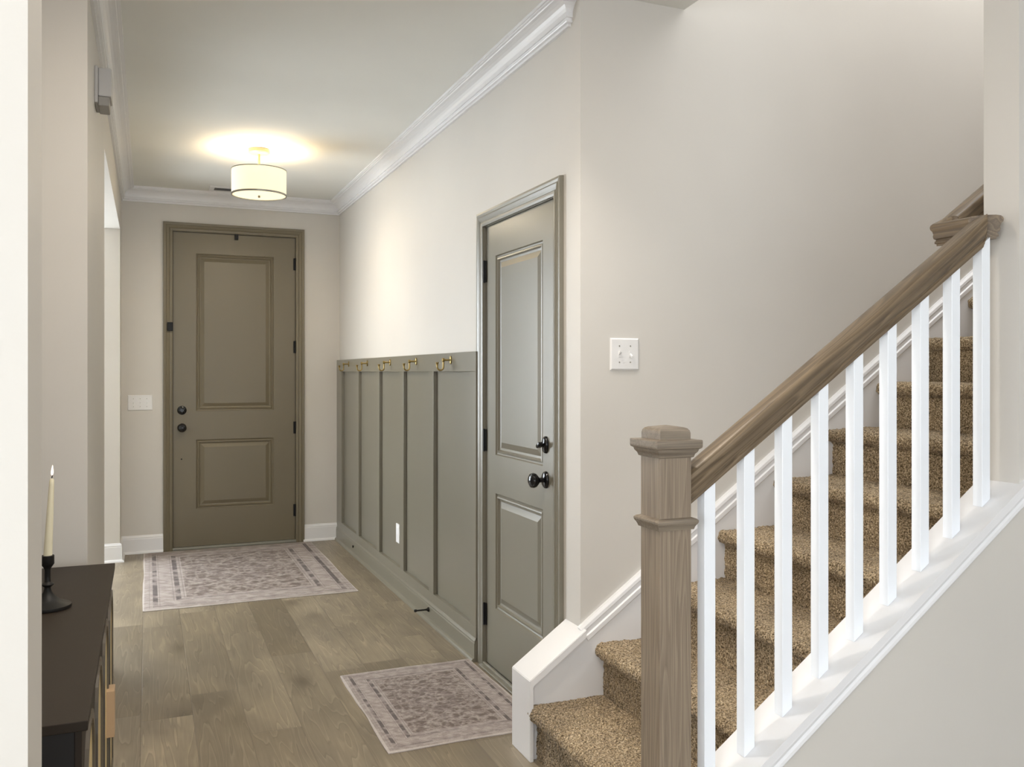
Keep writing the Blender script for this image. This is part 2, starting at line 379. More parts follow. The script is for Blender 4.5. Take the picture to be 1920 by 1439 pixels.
# living area around the camera
bm = B()
box(bm, X0-.12, X0, Y0, -2.8, 0, CEIL); box(bm, X0-.12, X0, -.4, 3.45, 0, CEIL); box(bm, X0-.12, X0, -2.8, -.4, 0, .5); box(bm, X0-.12, X0, -2.8, -.4, 2.5, CEIL)
box(bm, X1, X1+.12, Y0, PN, 0, CEIL)
box(bm, X0, X1, Y0-.12, Y0, 0, .3); box(bm, X0, X1, Y0-.12, Y0, 2.55, CEIL); box(bm, X0, -1.5, Y0-.12, Y0, .3, 2.55); box(bm, 3.3, X1, Y0-.12, Y0, .3, 2.55)
struct('wall_living_area', bm, M['wall'], 'walls of the living area behind the camera', 'wall')
def window(n, path, Nn, mull):
    bm = B(); sweep(bm, path, [(-.05, -.03), (.05, -.03), (.05, .03), (-.05, .03)], Nn, closed=True)
    for bx in mull: box(bm, *bx)
    o = tag(obj('window_%d' % n, bm, M['white']), 'white framed window', 'window', kind='structure')
    xs = [p[0] for p in path]; ys = [p[1] for p in path]; zs = [p[2] for p in path]
    bm = B()
    t = .003
    box(bm, min(xs)-(t if min(xs) == max(xs) else 0), max(xs)+(t if min(xs) == max(xs) else 0), min(ys)-(t if min(ys) == max(ys) else 0), max(ys)+(t if min(ys) == max(ys) else 0), min(zs), max(zs))
    obj('pane', bm, M['glass'], o)
window(1, [(-1.5, Y0-.06, .3), (3.3, Y0-.06, .3), (3.3, Y0-.06, 2.55), (-1.5, Y0-.06, 2.55)], (0, 1, 0), [(.08, .12, Y0-.09, Y0-.03, .3, 2.55), (1.68, 1.72, Y0-.09, Y0-.03, .3, 2.55)])
window(2, [(-3.1, YB+.06, .45), (-.7, YB+.06, .45), (-.7, YB+.06, 2.45), (-3.1, YB+.06, 2.45)], (0, 1, 0), [(-1.92, -1.88, YB+.03, YB+.09, .45, 2.45)])
window(3, [(X0-.06, -2.8, .5), (X0-.06, -.4, .5), (X0-.06, -.4, 2.5), (X0-.06, -2.8, 2.5)], (1, 0, 0), [(X0-.09, X0-.03, -1.62, -1.58, .5, 2.5)])
# stair walls
bm = B(); box(bm, XR+.115, X1, YC, YC+.115, 0, 5.4); box(bm, XR, XR+.115, YC, YC+.115, CEIL, 5.4)
struct('wall_stair', bm, M['wall'], 'tall wall rising beside the stairs', 'wall')
bm = B()
def capz(x): return 1.040 + SL*(x-2.30)
box(bm, PX, X1, PN, PF, 0, 5.4)
prism(bm, [(1.203, 0), (PX, 0), (PX, capz(PX)-.02), (1.203, capz(1.203)-.02)], 1, PN, PF)
box(bm, OX, PX, PN, PF, CEIL+.30, 5.4)
struct('wall_front', bm, M['wall'], 'near stair wall with sloped knee wall', 'wall')
bm = B(); box(bm, OX-.1, OX, PF, YC, CEIL+.30, 5.4); box(bm, X1, X1+.12, PN, YC+.115, 0, 5.4)
struct('wall_upstairs', bm, M['wall'], 'upper walls closing the stairwell', 'wall')
bm = B(); box(bm, OX-.1, X1+.12, PN, YC+.115, 5.4, 5.5)
struct('ceiling_upstairs', bm, M['ceiling'], 'ceiling above the stairwell', 'ceiling')

# ------------------------------------------------------------------ crown moulding
def arc(c, r, a0, a1, n):
    return [(c[0]+r*math.cos(R(a0+(a1-a0)*i/n)), c[1]+r*math.sin(R(a0+(a1-a0)*i/n))) for i in range(n+1)]
cr = [(0, 0), (.090, 0), (.090, -.011), (.084, -.012), (.084, -.017), (.076, -.018)] + [(.026+.048*(1-math.sin(R(t))), -.022-.046*(1-math.cos(R(t)))) for t in (0, 15, 30, 45, 60, 75, 90)] + \
     [(.026, -.074), (.020, -.075), (.020, -.082), (.0235, -.084), (.0245, -.088), (.0225, -.092), (.012, -.093), (.012, -.103), (0, -.103)]
bm = B(); sweep(bm, [(XL, 3.221, CEIL), (XL, YB, CEIL), (XR, YB, CEIL), (XR, 2.935, CEIL), (XR+.05, 2.935, CEIL)], cr, (0, 0, 1), side=-1)
struct('trim_1', bm, M['white'], 'white crown moulding along the hallway ceiling', 'crown moulding', smooth=False)

# ------------------------------------------------------------------ baseboards
def base_prof(h, t=.014):
    return [(0, 0), (t+.014, 0), (t+.013, .008), (t+.008, .015), (t, .019), (t, h-.028), (t-.002, h-.022), (t-.001, h-.016), (t-.006, h-.008), (t-.009, h), (0, h)]
bm = B(); sweep(bm, [(XL-.13, OY1, 0), (XL, OY1, 0), (XL, YB, 0), (.108, YB, 0)], base_prof(.135), (0, 0, 1), side=-1)
struct('baseboard_back_left', bm, M['white'], 'white baseboard left of the front door', 'baseboard')
bm = B(); sweep(bm, [(1.152, YB, 0), (XR-.02, YB, 0)], base_prof(.135), (0, 0, 1), side=-1)
struct('baseboard_back_right', bm, M['white'], 'short white baseboard right of the front door', 'baseboard')
bm = B(); sweep(bm, [(XL-.13, 3.22, 0), (XL, 3.22, 0), (XL, OY0, 0), (XL-.13, OY0, 0)], base_prof(.135), (0, 0, 1), side=-1)
struct('baseboard_left', bm, M['white'], 'white baseboard of the left hallway wall', 'baseboard')

# ------------------------------------------------------------------ wainscot (green board and batten)
ws = empty('trim_2', (0, 0, 0)); tag(ws, 'green grey board and batten wainscot on the hallway wall', 'wainscot', kind='structure')
WY0, WY1 = 3.88, YB
bm = B(); box(bm, XR-.003, XR-.0005, WY0, WY1-.001, 0, 1.455); obj('panel_sheet', bm, M['green'], ws)
bm = B(); box(bm, XR-.024, XR-.003, WY0, WY1-.001, 1.363, 1.457, .0012); obj('top_rail', bm, M['green'], ws)
bm = B(); box(bm, XR-.024, XR-.003, WY0, WY1-.001, .10, .163, .0012); obj('bottom_rail', bm, M['green'], ws)
for y0, y1 in ((4.545, 4.629), (5.145, 5.229), (5.745, 5.829), (6.365, 6.449), (6.975, YB-.001), (WY0, 3.965)):
    bm = B(); box(bm, XR-.0238, XR-.003, y0, y1, .163, 1.363, .0012); obj('batten', bm, M['green'], ws)
bm = B(); sweep(bm, [(XR-.018, WY1-.001, 0), (XR-.018, WY0, 0)], base_prof(.112, .014), (0, 0, 1), side=-1); obj('baseboard', bm, M['green'], ws)

# ------------------------------------------------------------------ doors
def door_leaf(w, h, panels, t=.042):
    """front at local y=0 facing -y"""
    bm = B()
    xs = sorted({0, w} | {p[0] for p in panels} | {p[1] for p in panels}); zs = sorted({0, h} | {p[2] for p in panels} | {p[3] for p in panels})
    for i in range(len(xs)-1):
        for j in range(len(zs)-1):
            cx, cz = (xs[i]+xs[i+1])/2, (zs[j]+zs[j+1])/2
            if any(p[0] < cx < p[1] and p[2] < cz < p[3] for p in panels): continue
            bm.faces.new([bm.verts.new(q) for q in ((xs[i], 0, zs[j]), (xs[i+1], 0, zs[j]), (xs[i+1], 0, zs[j+1]), (xs[i], 0, zs[j+1]))])
    ins = [(0, 0), (.004, .006), (.010, .008), (.014, .003), (.020, .002), (.025, .011), (.034, .013), (.060, .004), (.064, .004)]
    for p in panels:
        rings = [[bm.verts.new(q) for q in ((p[0]+a, y, p[2]+a), (p[1]-a, y, p[2]+a), (p[1]-a, y, p[3]-a), (p[0]+a, y, p[3]-a))] for a, y in ins]
        for a, c in zip(rings, rings[1:]):
            for k in range(4): bm.faces.new((a[k], a[(k+1) % 4], c[(k+1) % 4], c[k]))
        bm.faces.new(rings[-1])
    bmesh.ops.remove_doubles(bm, verts=bm.verts, dist=1e-5)
    v = [bm.verts.new(q) for q in ((0, 0, 0), (w, 0, 0), (w, 0, h), (0, 0, h), (0, t, 0), (w, t, 0), (w, t, h), (0, t, h))]
    for f in ((0, 4, 5, 1), (1, 5, 6, 2), (2, 6, 7, 3), (3, 7, 4, 0), (4, 7, 6, 5)): bm.faces.new([v[i] for i in f])
    bmesh.ops.recalc_face_normals(bm, faces=bm.faces)
    return bm
cas = [(-.001, .002), (-.001, -.012), (.008, -.0145), (.016, -.015), (.020, -.012), (.030, -.016), (.040, -.019), (.046, -.016), (.056, -.018), (.064, -.018), (.066, .002)]
def casing(w, h, z0=0, wd=1.0):
    bm = B(); sweep(bm, [(0, 0, z0), (0, 0, h), (w, 0, h), (w, 0, z0)], [(p*wd, q) for p, q in cas], (0, 1, 0), side=-1)
    return bm
def jamb(w, h, depth=.115, st=.05, z0=0):
    bm = B()
    for (x0, x1, a, c) in ((0, .003, 0, h), (w-.003, w, 0, h)): box(bm, x0, x1, .001, depth, a, c)
    box(bm, .003, w-.003, .001, depth, h-.003, h)
    box(bm, .003, .012, st, st+.03, 0, h-.003); box(bm, w-.012, w-.003, st, st+.03, 0, h-.003); box(bm, .012, w-.012, st, st+.03, h-.012, h-.003)
    return bm
def hinge(h=.09):
    bm = B(); box(bm, -.014, .012, -.003, .004, -h/2, h/2, .001)
    lathe(bm, [(0, -h/2-.003), (.006, -h/2), (.006, h/2), (0, h/2+.003)], Matrix.Translation((0, -.006, 0)), 12)
    return bm
# sweep orientation check: casing normal q<0 -> -y (out of the wall), p -> outward

# front door (door_1)
d1 = empty('door_1', (BX0, YB, 0)); tag(d1, 'tall green front door with two panels and black knob', 'front door', kind='structure')
W1 = BX1-BX0
lf = obj('door_leaf', door_leaf(W1-.012, 2.408, [(.165, .745, .285, .818), (.165, .745, 1.038, 2.25)]), M['door_green'], d1, loc=(.006, .012, .022))
obj('casing', casing(W1, BZ), M['door_green'], d1)
obj('jamb', jamb(W1, BZ), M['door_green'], d1)
bm = B(); box(bm, .003, .010, .016, .05, .02, BZ-.003); box(bm, W1-.010, W1-.003, .016, .05, .02, BZ-.003); box(bm, .010, W1-.010, .016, .05, BZ-.009, BZ-.003); box(bm, .006, W1-.006, .014, .05, .019, .024)
obj('gap_shade_strip', bm, M['hinge_black'], d1)  # black strip standing in for the shade in the gap around the leaf
bm = B(); box(bm, 0, W1, -.015, .10, 0, .020, .004); obj('threshold', bm, M['dust'], d1)
for z in (.255, .916, 1.56, 2.222): obj('hinge', hinge(.095), M['hinge_black'], d1, loc=(W1-.006, .006, z))
RX = Matrix.Rotation(R(90), 4, 'X')     # local z -> -y
def rose(r, mat=M['black']):
    bm = B(); lathe(bm, [(0, 0), (r, 0), (r, .004), (r*.85, .009), (r*.4, .011), (r*.35, .028), (0, .028)], RX, 32); return bm
bm = rose(.034)
k = obj('deadbolt', bm, M['black'], d1, smooth=True, loc=(.069, .012, 1.068)); 
bm = B(); box(bm, -.005, .005, -.045, -.026, -.016, .016, .003); obj('thumb_turn', bm, M['black'], k)
bm = B(); lathe(bm, [(0, 0), (.033, 0), (.033, .004), (.027, .009), (.012, .012), (.011, .03), (.022, .036), (.0305, .046), (.032, .056), (.026, .068), (.012, .073), (0, .074)], RX, 32)
obj('knob', bm, M['black'], d1, smooth=True, loc=(.069, .012, .934))
bm = B(); lathe(bm, [(0, 0), (.0055, 0), (.0055, .001), (0, .001)], RX, 16); obj('screw_hole', bm, M['hinge_black'], d1, loc=(.066, .012, .694))
bm = B(); box(bm, -.027, .014, -.036, -.018, -.033, .033, .004); obj('door_latch', bm, M['hinge_black'], d1, loc=(-.010, 0, 1.705))
bm = B(); box(bm, -.014, .014, -.02, .0, -.028, .018, .003); obj('door_sensor', bm, M['hinge_black'], d1, loc=(.468, .012, 2.42))

# closet door (door_2), local x runs towards -Y, local -y is world -X
d2 = empty('door_2', (XR, DY1, 0), (0, 0, R(-90))); tag(d2, 'green grey two panel door between panelling and stairs', 'door', kind='structure')
W2 = DY1-DY0
obj('door_leaf', door_leaf(W2-.010, 2.012, [(.118, .632, .272, .795), (.118, .632, .968, 1.868)]), M['green'], d2, loc=(.005, .006, .018))
obj('casing', casing(W2, DZ), M['green'], d2)
obj('jamb', jamb(W2, DZ), M['green'], d2)
bm = B(); box(bm, .0, W2, -.030, .10, 0, .010, .003); box(bm, 0.003, W2-.003, -.012, .0, .008, .02, .003); obj('threshold', bm, M['green'], d2)
for z in (.240, 1.045, 1.826): obj('hinge', hinge(.10), M['hinge_black'], d2, loc=(.004, .002, z))
def oval_plate(rx, rz, t):
    bm = B(); mat = Matrix.Rotation(R(90), 4, 'X') @ Matrix.Diagonal((rx/rz, 1, 1, 1))
    lathe(bm, [(0, 0), (rz, 0), (rz, t*.3), (rz*.93, t*.7), (rz*.75, t), (0, t*1.15)], mat, 40); return bm
kx = DY1-3.155
pl = obj('knob_plate', oval_plate(.027, .034, .013), M['black'], d2, smooth=True, loc=(kx, .006, .935))
bm = B(); lathe(bm, [(0, .006), (.013, .006), (.010, .014), (.0095, .030), (.018, .037), (.027, .046), (.030, .056), (.027, .066), (.016, .073), (0, .075)], RX, 36)
obj('knob', bm, M['black'], d2, smooth=True, loc=(kx, .006, .935))
pl = obj('deadbolt_plate', oval_plate(.023, .034, .013), M['black'], d2, smooth=True, loc=(kx, .006, 1.073))
bm = B(); lathe(bm, [(0, .008), (.008, .008), (.007, .022), (0, .022)], RX, 20); box(bm, -.016, .016, -.040, -.018, -.007, .007, .004)
obj('thumb_turn', bm, M['black'], pl, smooth=True, rot=(0, R(-30), 0))

# ------------------------------------------------------------------ stairs
RUN, RISE, NX0 = .265, .188, 1.228
st = empty('staircase', (1.25, 2.36, 0)); tag(st, 'carpeted staircase climbing to the right behind the white balusters', 'staircase')
def step(n):
    """carpet wrapped step n (1..), world coords"""
    xn = NX0+RUN*(n-1); zt = RISE*n; zb = RISE*(n-1)
    xr = xn+.034; r = .026; q_ = .0042 if n < 7 else .006
    prof = [(xr, zb+.0)]
    m = int((RISE-.055)/q_)
    for i in range(1, m): prof.append((xr, zb+(RISE-.055)*i/m))
    prof += [(xr-.002, zt-.056), (xr-.007, zt-.053)]
    for i in range(19):
        a = R(255-165*i/18); prof.append((xn+.026+.026*math.cos(a), zt-.026+.026*math.sin(a)))
    xe = xn+RUN+.032; k = int((xe-xn-.026)/q_)
    for i in range(1, k+1): prof.append((xn+.026+(xe-xn-.026)*i/k, zt))
    y0, y1 = PF+.004, YC-.021
    ny = int((y1-y0)/q_) if n < 10 else 20
    bm = B(); rows = []
    for j in range(ny+1):
        y = y0+(y1-y0)*j/ny; row = []
        for i, (x, z) in enumerate(prof):
            p = Vector((x, y, z))
            v = noise.noise_vector(p*75)*.0042 + noise.noise_vector(p*170)*.0030
            s = noise.noise(Vector((x*9, y*9, z*9+n*5)))*.005
            if i == 0: v *= 0
            row.append(bm.verts.new((p.x+v.x, p.y+(v.y if 0 < j < ny else 0), p.z+v.z+s*(1 if i > m+3 else 0))))
        rows.append(row)
    for a, c in zip(rows, rows[1:]):
        for i in range(len(prof)-1): bm.faces.new((a[i], a[i+1], c[i+1], c[i]))
    # close the back and the bottom
    lo = [bm.verts.new((xe, y, zb-.02)) for y in (y0, y1)]; lf_ = [bm.verts.new((xr, y, zb-.02)) for y in (y0, y1)]
    bm.faces.new([r_[-1] for r_ in rows]+[lo[1], lo[0]]); bm.faces.new([r_[0] for r_ in rows[::-1]]+[lf_[0], lf_[1]])
    bm.faces.new(rows[0]+[lo[0], lf_[0]]); bm.faces.new(rows[-1][::-1]+[lf_[1], lo[1]]); bm.faces.new((lo[0], lo[1], lf_[1], lf_[0]))
    bmesh.ops.recalc_face_normals(bm, faces=bm.faces)
    o = obj('carpeted_step', bm, M['carpet'], st, smooth=True)
    o.matrix_parent_inverse = Matrix.Translation(st.location).inverted()
for n in range(1, 14): step(n)

# skirt on the stair wall + sloped cap trim, and the stub wall end
def skz(x): return .455+SL*(x-1.453)
bm = B(); prism(bm, [(1.243, 0), (4.75, 0), (4.75, skz(4.75)-.055), (XR+.006, skz(XR+.006)-.055), (XR+.002, .284+SL*(XR-1.228)-.03), (1.243, .262)], 1, YC-.020, YC-.0005)
sk = struct('trim_3', bm, M['white'], 'white skirt board along the stair wall', 'skirt board')
d = Vector((1, 0, SL)).normalized(); up = Vector((-SL, 0, 1)).normalized()
bm = B(); P0 = Vector((XR-.014, YC, skz(XR-.014))); 
sp = [(-.060, 0), (-.060, .022), (-.055, .026), (-.040, .026), (-.036, .021), (-.022, .020), (-.018, .024), (-.008, .022), (0, .014), (0, 0)]
sweep(bm, [P0, P0+Vector((3.3, 0, SL*3.3))], sp, (0, -1, 0), side=1)
o = obj('skirt_cap', bm, M['white'], sk)
# stub
SX = 1.240
bm = B()
def stz(x): return .284+SL*(x-1.228)
prism(bm, [(SX, 0), (XR-.001, 0), (XR-.001, stz(XR)-.024), (SX, stz(SX)-.024)], 1, YC-.015, YC+.109)
sb = struct('wall_stub', bm, M['white'], 'low white boxed wall end beside the first carpeted step', 'wall')
bm = B(); prism(bm, [(1.228, .284), (1.228, 0), (1.242, 0), (1.242, .262), (XR+.004, stz(XR+.004)-.030), (XR+.004, stz(XR+.004))], 1, YC-.041, YC+.124)
bmesh.ops.bevel(bm, geom=[e for e in bm.edges], offset=.002, segments=2, affect='EDGES')
obj('cap_board', bm, M['white'], sb)
bm = B(); sweep(bm, [(SX-.012, YC+.124, 0), (SX-.012, YC-.041, 0), (SX+.0, YC-.041, 0)], [(0, 0), (.002, 0), (.002, .004), (0, .004)], (0, 0, 1), side=-1); bm.free()

# knee-wall cap and trim under it
bm = B(); x0, x1 = 1.204, PX
prism(bm, [(x0, capz(x0)), (x1, capz(x1)), (x1, capz(x1)-.022), (x0, capz(x0)-.022)], 1, PN-.018, PF+.016)
# cap continues past the wall end as a thin ledge on the near face
x2 = X1
prism(bm, [(x1, capz(x1)), (x2, capz(x2)), (x2, capz(x2)-.022), (x1, capz(x1)-.022)], 1, PN-.018, PN)
cp = struct('trim_4', bm, M['white'], 'sloped white cap under the balusters', 'stair cap')
bm = B(); P0 = Vector((1.10, PN, capz(1.10)-.022)); P1 = P0+Vector((3.6, 0, SL*3.6))
tp = [(0, 0), (0, .016), (-.005, .017), (-.008, .010), (-.020, .007), (-.026, .011), (-.034, .012), (-.038, .007), (-.041, .006), (-.041, 0)]
P0 = Vector((1.204, PN, capz(1.204)-.022)); P1 = Vector((X1, PN, capz(X1)-.022))
sweep(bm, [P0, P1], tp, (0, -1, 0), side=1)
obj('cap_moulding', bm, M['white'], cp)

# ------------------------------------------------------------------ railing
PYC = 1.828
rl = empty('stair_railing', (1.159, PYC, 0)); tag(rl, 'oak handrail and newel post with white square balusters up the stairs', 'stair railing')
def par(o, p=rl):
    o.parent = p; o.matrix_parent_inverse = Matrix.Translation(rl.location).inverted() if p is rl else Matrix()
    return o
h = .044
bm = B()
box(bm, -h, h, -h, h, 0, 1.17, .0025)
post = obj('newel_post', bm, M['post_wood'], rl)
def sq_prof(bm, prof, z0=0):
    rings = [[bm.verts.new((sx*o_, sy*o_, z)) for sx, sy in ((-1, -1), (1, -1), (1, 1), (-1, 1))] for o_, z in prof]
    for a, c in zip(rings, rings[1:]):
        for k in range(4): bm.faces.new((a[k], a[(k+1) % 4], c[(k+1) % 4], c[k]))
    bm.faces.new(rings[0][::-1]); bm.faces.new(rings[-1])
    bmesh.ops.recalc_face_normals(bm, faces=bm.faces)
bm = B(); sq_prof(bm, [(h-.001, 1.155), (h+.004, 1.157), (h+.006, 1.164), (h+.011, 1.170), (h+.013, 1.176), (h+.018, 1.179), (h+.019, 1.183), (h+.019, 1.196), (h+.018, 1.198), (h-.004, 1.199)])
cap = obj('post_cap', bm, M['post_cap_wood'], post)
bm = B(); sq_prof(bm, [(.0425, 1.197), (.0425, 1.214), (.041, 1.220), (.037, 1.225), (.031, 1.2275), (.003, 1.232)]); obj('cap_block', bm, M['post_cap_wood'], cap)
bm = B(); sq_prof(bm, [(h-.001, .983), (h+.004, .984), (h+.006, .990), (h+.008, .994), (h+.011, .998), (h+.0125, 1.002), (h+.0125, 1.006), (h+.008, 1.010), (h-.001, 1.013)]); obj('post_band', bm, M['post_cap_wood'], post)
# handrail: profile (y across, z up) centred, top at 0
hp = [(-.019, -.068), (-.019, -.063), (-.023, -.061), (-.023, -.055), (-.0205, -.053), (-.0205, -.050), (-.025, -.047), (-.0265, -.040), (-.0255, -.034), (-.0275, -.026), (-.0315, -.020), (-.0325, -.014), (-.031, -.008), (-.027, -.0035), (-.018, -.001), (0, 0)]
hp = hp+[(-y, z) for y, z in hp[-2::-1]]
def railz(x): return 1.150+.686*(x-1.259)
RS = .686; ang = math.atan(RS); ca = math.cos(ang)
x0, x1, xc = 1.204, 2.248, 2.248
Lr = (x1-x0)/ca
def rail_piece(path, mat, name, parent, loc, rot=(0, 0, 0)):
    bm = B(); rings = []
    for (c, n) in path:     # centre, (normal dir for across, up vec)
        rings.append([bm.verts.new(Vector(c)+Vector(n[0])*a+Vector(n[1])*z) for a, z in hp])
    for a, c in zip(rings, rings[1:]):
        k = len(hp)
        for j in range(k): bm.faces.new((a[j], a[(j+1) % k], c[(j+1) % k], c[j]))
    bm.faces.new(rings[0][::-1]); bm.faces.new(rings[-1]); bmesh.ops.recalc_face_normals(bm, faces=bm.faces)
    o = obj(name, bm, mat, parent, smooth=True, loc=loc, rot=rot); return o
# main run in local coords x along the slope; end cut vertically at newel, mitre at top
Rm = Matrix.Rotation(-ang, 4, 'Y')
def tolocal(v): return Rm.inverted() @ Vector(v)
base0 = Vector((x0, PYC, railz(x0)))
def ring_world(cx, cy, cz, shear=0):
    pass
# build in world-sheared frames, then express in rotated local coordinates so the grain follows the rail
def rail_mesh(name, rings_world, origin, rotm, parent, mat):
    bm = B(); inv = rotm.inverted(); rr = [[bm.verts.new(inv @ (Vector(p)-origin)) for p in r_] for r_ in rings_world]
    k = len(hp)
    for a, c in zip(rr, rr[1:]):
        for j in range(k): bm.faces.new((a[j], a[(j+1) % k], c[(j+1) % k], c[j]))
    bm.faces.new(rr[0][::-1]); bm.faces.new(rr[-1]); bmesh.ops.recalc_face_normals(bm, faces=bm.faces)
    o = obj(name, bm, mat, None, smooth=True); o.parent = parent
    o.matrix_parent_inverse = Matrix.Translation(rl.location).inverted()
    o.location = origin; o.rotation_euler = rotm.to_euler(); return o
vs_ = 1/ca     # vertical stretch on the slope
r0 = [(x0, PYC+a, railz(x0)+z*vs_) for a, z in hp]
TZ = railz(2.222)         # level of the turn
YI = 1.964                # inner rail centre
r1 = [(2.205, PYC+a, railz(2.205)+z*vs_) for a, z in hp]
r2 = [(2.238+a, PYC+a, TZ+.004+z*1.05) for a, z in hp]
main = rail_mesh('handrail', [r0, r1, [(2.222+a*.5, PYC+a, TZ+z*1.12) for a, z in hp], r2], base0, Rm, rl, M['rail_wood'])
# end cap corner: extend so the outer corner closes
RY = Matrix.Rotation(R(90), 4, 'Z')
r2b = [(2.238+a, PYC+a, TZ+.004+z*1.05) for a, z in hp]
r3 = [(2.238+a, YI+a, TZ+.004+z*1.05) for a, z in hp]
turn = rail_mesh('handrail_turn', [[(2.238-a, PYC+a, TZ+.004+z*1.05) for a, z in hp], [(2.238-a, YI+a*1.0, TZ+.004+z*1.05) for a, z in hp]], Vector((2.238, PYC, TZ)), RY, rl, M['rail_wood'])
r4 = [(2.238-a, YI+a, TZ+.004+z*1.05) for a, z in hp]
def riz(x): return TZ+.004+SL*(x-2.225)
r5 = [(2.252, YI+a, riz(2.252)+z*1.2) for a, z in hp]
r6 = [(3.9, YI+a, riz(3.9)+z*vs_) for a, z in hp]
wr = rail_mesh('wall_handrail', [r4, r5, r6], Vector((2.25, YI, TZ)), Rm, rl, M['rail_wood'])
bm = B(); tube(bm, [(2.75, PF, riz(2.75)-.12), (2.75, PF+.03, riz(2.75)-.12), (2.75, YI, riz(2.75)-.10), (2.75, YI, riz(2.75)-.055)], .007)
br = obj('rail_bracket', bm, M['black'], rl, smooth=True); br.matrix_parent_inverse = Matrix.Translation(rl.location).inverted()
for k in range(9):
    x = 1.276+.118*k; a = .0160
    zt = lambda xx: railz(xx)-.068*vs_+.010; zb = lambda xx: capz(xx)-.004
    bm = B()
    vb = [bm.verts.new((sx*a, sy*a, zb(x+sx*a)+(.005))) for sx, sy in ((-1, -1), (1, -1), (1, 1), (-1, 1))]
    vt = [bm.verts.new((sx*a, sy*a, min(zt(x+sx*a), TZ-.058))) for sx, sy in ((-1, -1), (1, -1), (1, 1), (-1, 1))]
    bm.faces.new(vb[::-1]); bm.faces.new(vt)
    for i in range(4): bm.faces.new((vb[i], vb[(i+1) % 4], vt[(i+1) % 4], vt[i]))
    bmesh.ops.bevel(bm, geom=[e for e in bm.edges if abs((e.verts[0].co-e.verts[1].co).z) > .3], offset=.0012, segments=1, affect='EDGES')
    bo = obj('baluster', bm, M['baluster'], rl); bo.matrix_parent_inverse = Matrix.Translation(rl.location).inverted(); bo.location = (x, PYC, 0)

# ------------------------------------------------------------------ rugs
def rug(x0, x1, y0, y1, label, s, seed):
    w_, l_ = x1-x0, y1-y0; bm = B(); nx, ny = 40, 56; t = .006
    rows = []
    rnd = random.Random(seed)
    for j in range(ny+1):
        row = []
        for i in range(nx+1):
            u, v = i/nx-.5, j/ny-.5
            wob = .003*noise.noise(Vector((u*6+seed, v*6, 1)))
            x = u*w_+(wob if abs(u) > .45 else 0)+.003*math.sin(v*9+seed)*(abs(u) > .49)
            y = v*l_+.003*math.sin(u*8+seed)
            e = min(.5-abs(u), .5-abs(v))
            z = t-(.002 if e < .01 else 0)+.0012*abs(noise.noise(Vector((u*3+seed, v*3, 2))))
            row.append(bm.verts.new((x, y, z)))
        rows.append(row)
    for a, c in zip(rows, rows[1:]):
        for i in range(nx): bm.faces.new((a[i], a[i+1], c[i+1], c[i]))
    rim = rows[0]+[r_[-1] for r_ in rows[1:]]+rows[-1][-2::-1]+[r_[0] for r_ in rows[-2:0:-1]]
    lowr = [bm.verts.new((v.co.x, v.co.y, .0005)) for v in rim]
    for i in range(len(rim)): bm.faces.new((rim[i], lowr[i], lowr[(i+1) % len(rim)], rim[(i+1) % len(rim)]))
    bm.faces.new(lowr); bmesh.ops.recalc_face_normals(bm, faces=bm.faces)
    o = obj('area_rug', bm, rug_mat('faded_rug_pattern_%d' % seed, w_, l_, s), smooth=True); o.location = ((x0+x1)/2, (y0+y1)/2, 0)
    tag(o, label, 'rug', 'faded patterned rugs')
rug(-.027, 1.205, 5.405, 7.125, 'larger faded grey patterned rug in front of the green front door', 1.0, 1)
rug(.792, 1.404, 3.062, 3.925, 'smaller faded grey patterned rug beside the stairs and side door', .52, 2)

# ------------------------------------------------------------------ ceiling lamp
lx, ly = .637, 5.64
lamp = empty('ceiling_lamp', (lx, ly, CEIL)); tag(lamp, 'lit drum shade ceiling lamp above the front door rug', 'ceiling lamp')
bm = B(); lathe(bm, [(0, 0), (.064, 0), (.066, -.006), (.066, -.022), (.060, -.028), (.014, -.030), (0, -.030)]); obj('canopy', bm, M['lampcream'], lamp, smooth=True)
bm = B(); lathe(bm, [(0, -.028), (.0075, -.028), (.0075, -.18), (.018, -.185), (.018, -.20), (0, -.20)], seg=20); obj('stem', bm, M['lampcream'], lamp, smooth=True)
def ring_wall(bm, r, z0, z1, t=.0015, seg=64):
    lathe_pts = [(r, z0), (r, z1), (r-t, z1), (r-t, z0)]
    rings = [[bm.verts.new((rr*math.cos(2*math.pi*i/seg), rr*math.sin(2*math.pi*i/seg), z)) for i in range(seg)] for rr, z in lathe_pts]
    for q in range(4):
        a, c = rings[q], rings[(q+1) % 4]
        for i in range(seg): bm.faces.new((a[i], a[(i+1) % seg], c[(i+1) % seg], c[i]))
    bmesh.ops.recalc_face_normals(bm, faces=bm.faces)
SR, ZT, ZB = .164, -.130, -.283
bm = B(); ring_wall(bm, SR, ZB, ZT); obj('lamp_shade', bm, M['shade'], lamp, smooth=True)
bm = B(); ring_wall(bm, SR+.002, ZT-.003, ZT+.002, .004); obj('top_ring', bm, M['nickel'], lamp, smooth=True)
bm = B(); ring_wall(bm, SR+.002, ZB-.004, ZB+.006, .006); obj('bottom_ring', bm, M['nickel'], lamp, smooth=True)
bm = B(); lathe(bm, [(0, ZB-.004), (.08, ZB-.003), (SR-.004, ZB), (SR-.004, ZB+.003), (0, ZB+.003)], seg=64); obj('diffuser', bm, M['diffuser'], lamp, smooth=True)
bm = B(); lathe(bm, [(0, ZB-.018), (.006, ZB-.016), (.008, ZB-.010), (.005, ZB-.006), (.009, ZB-.003), (0, ZB-.002)], seg=20); obj('finial', bm, M['lampcream'], lamp, smooth=True)
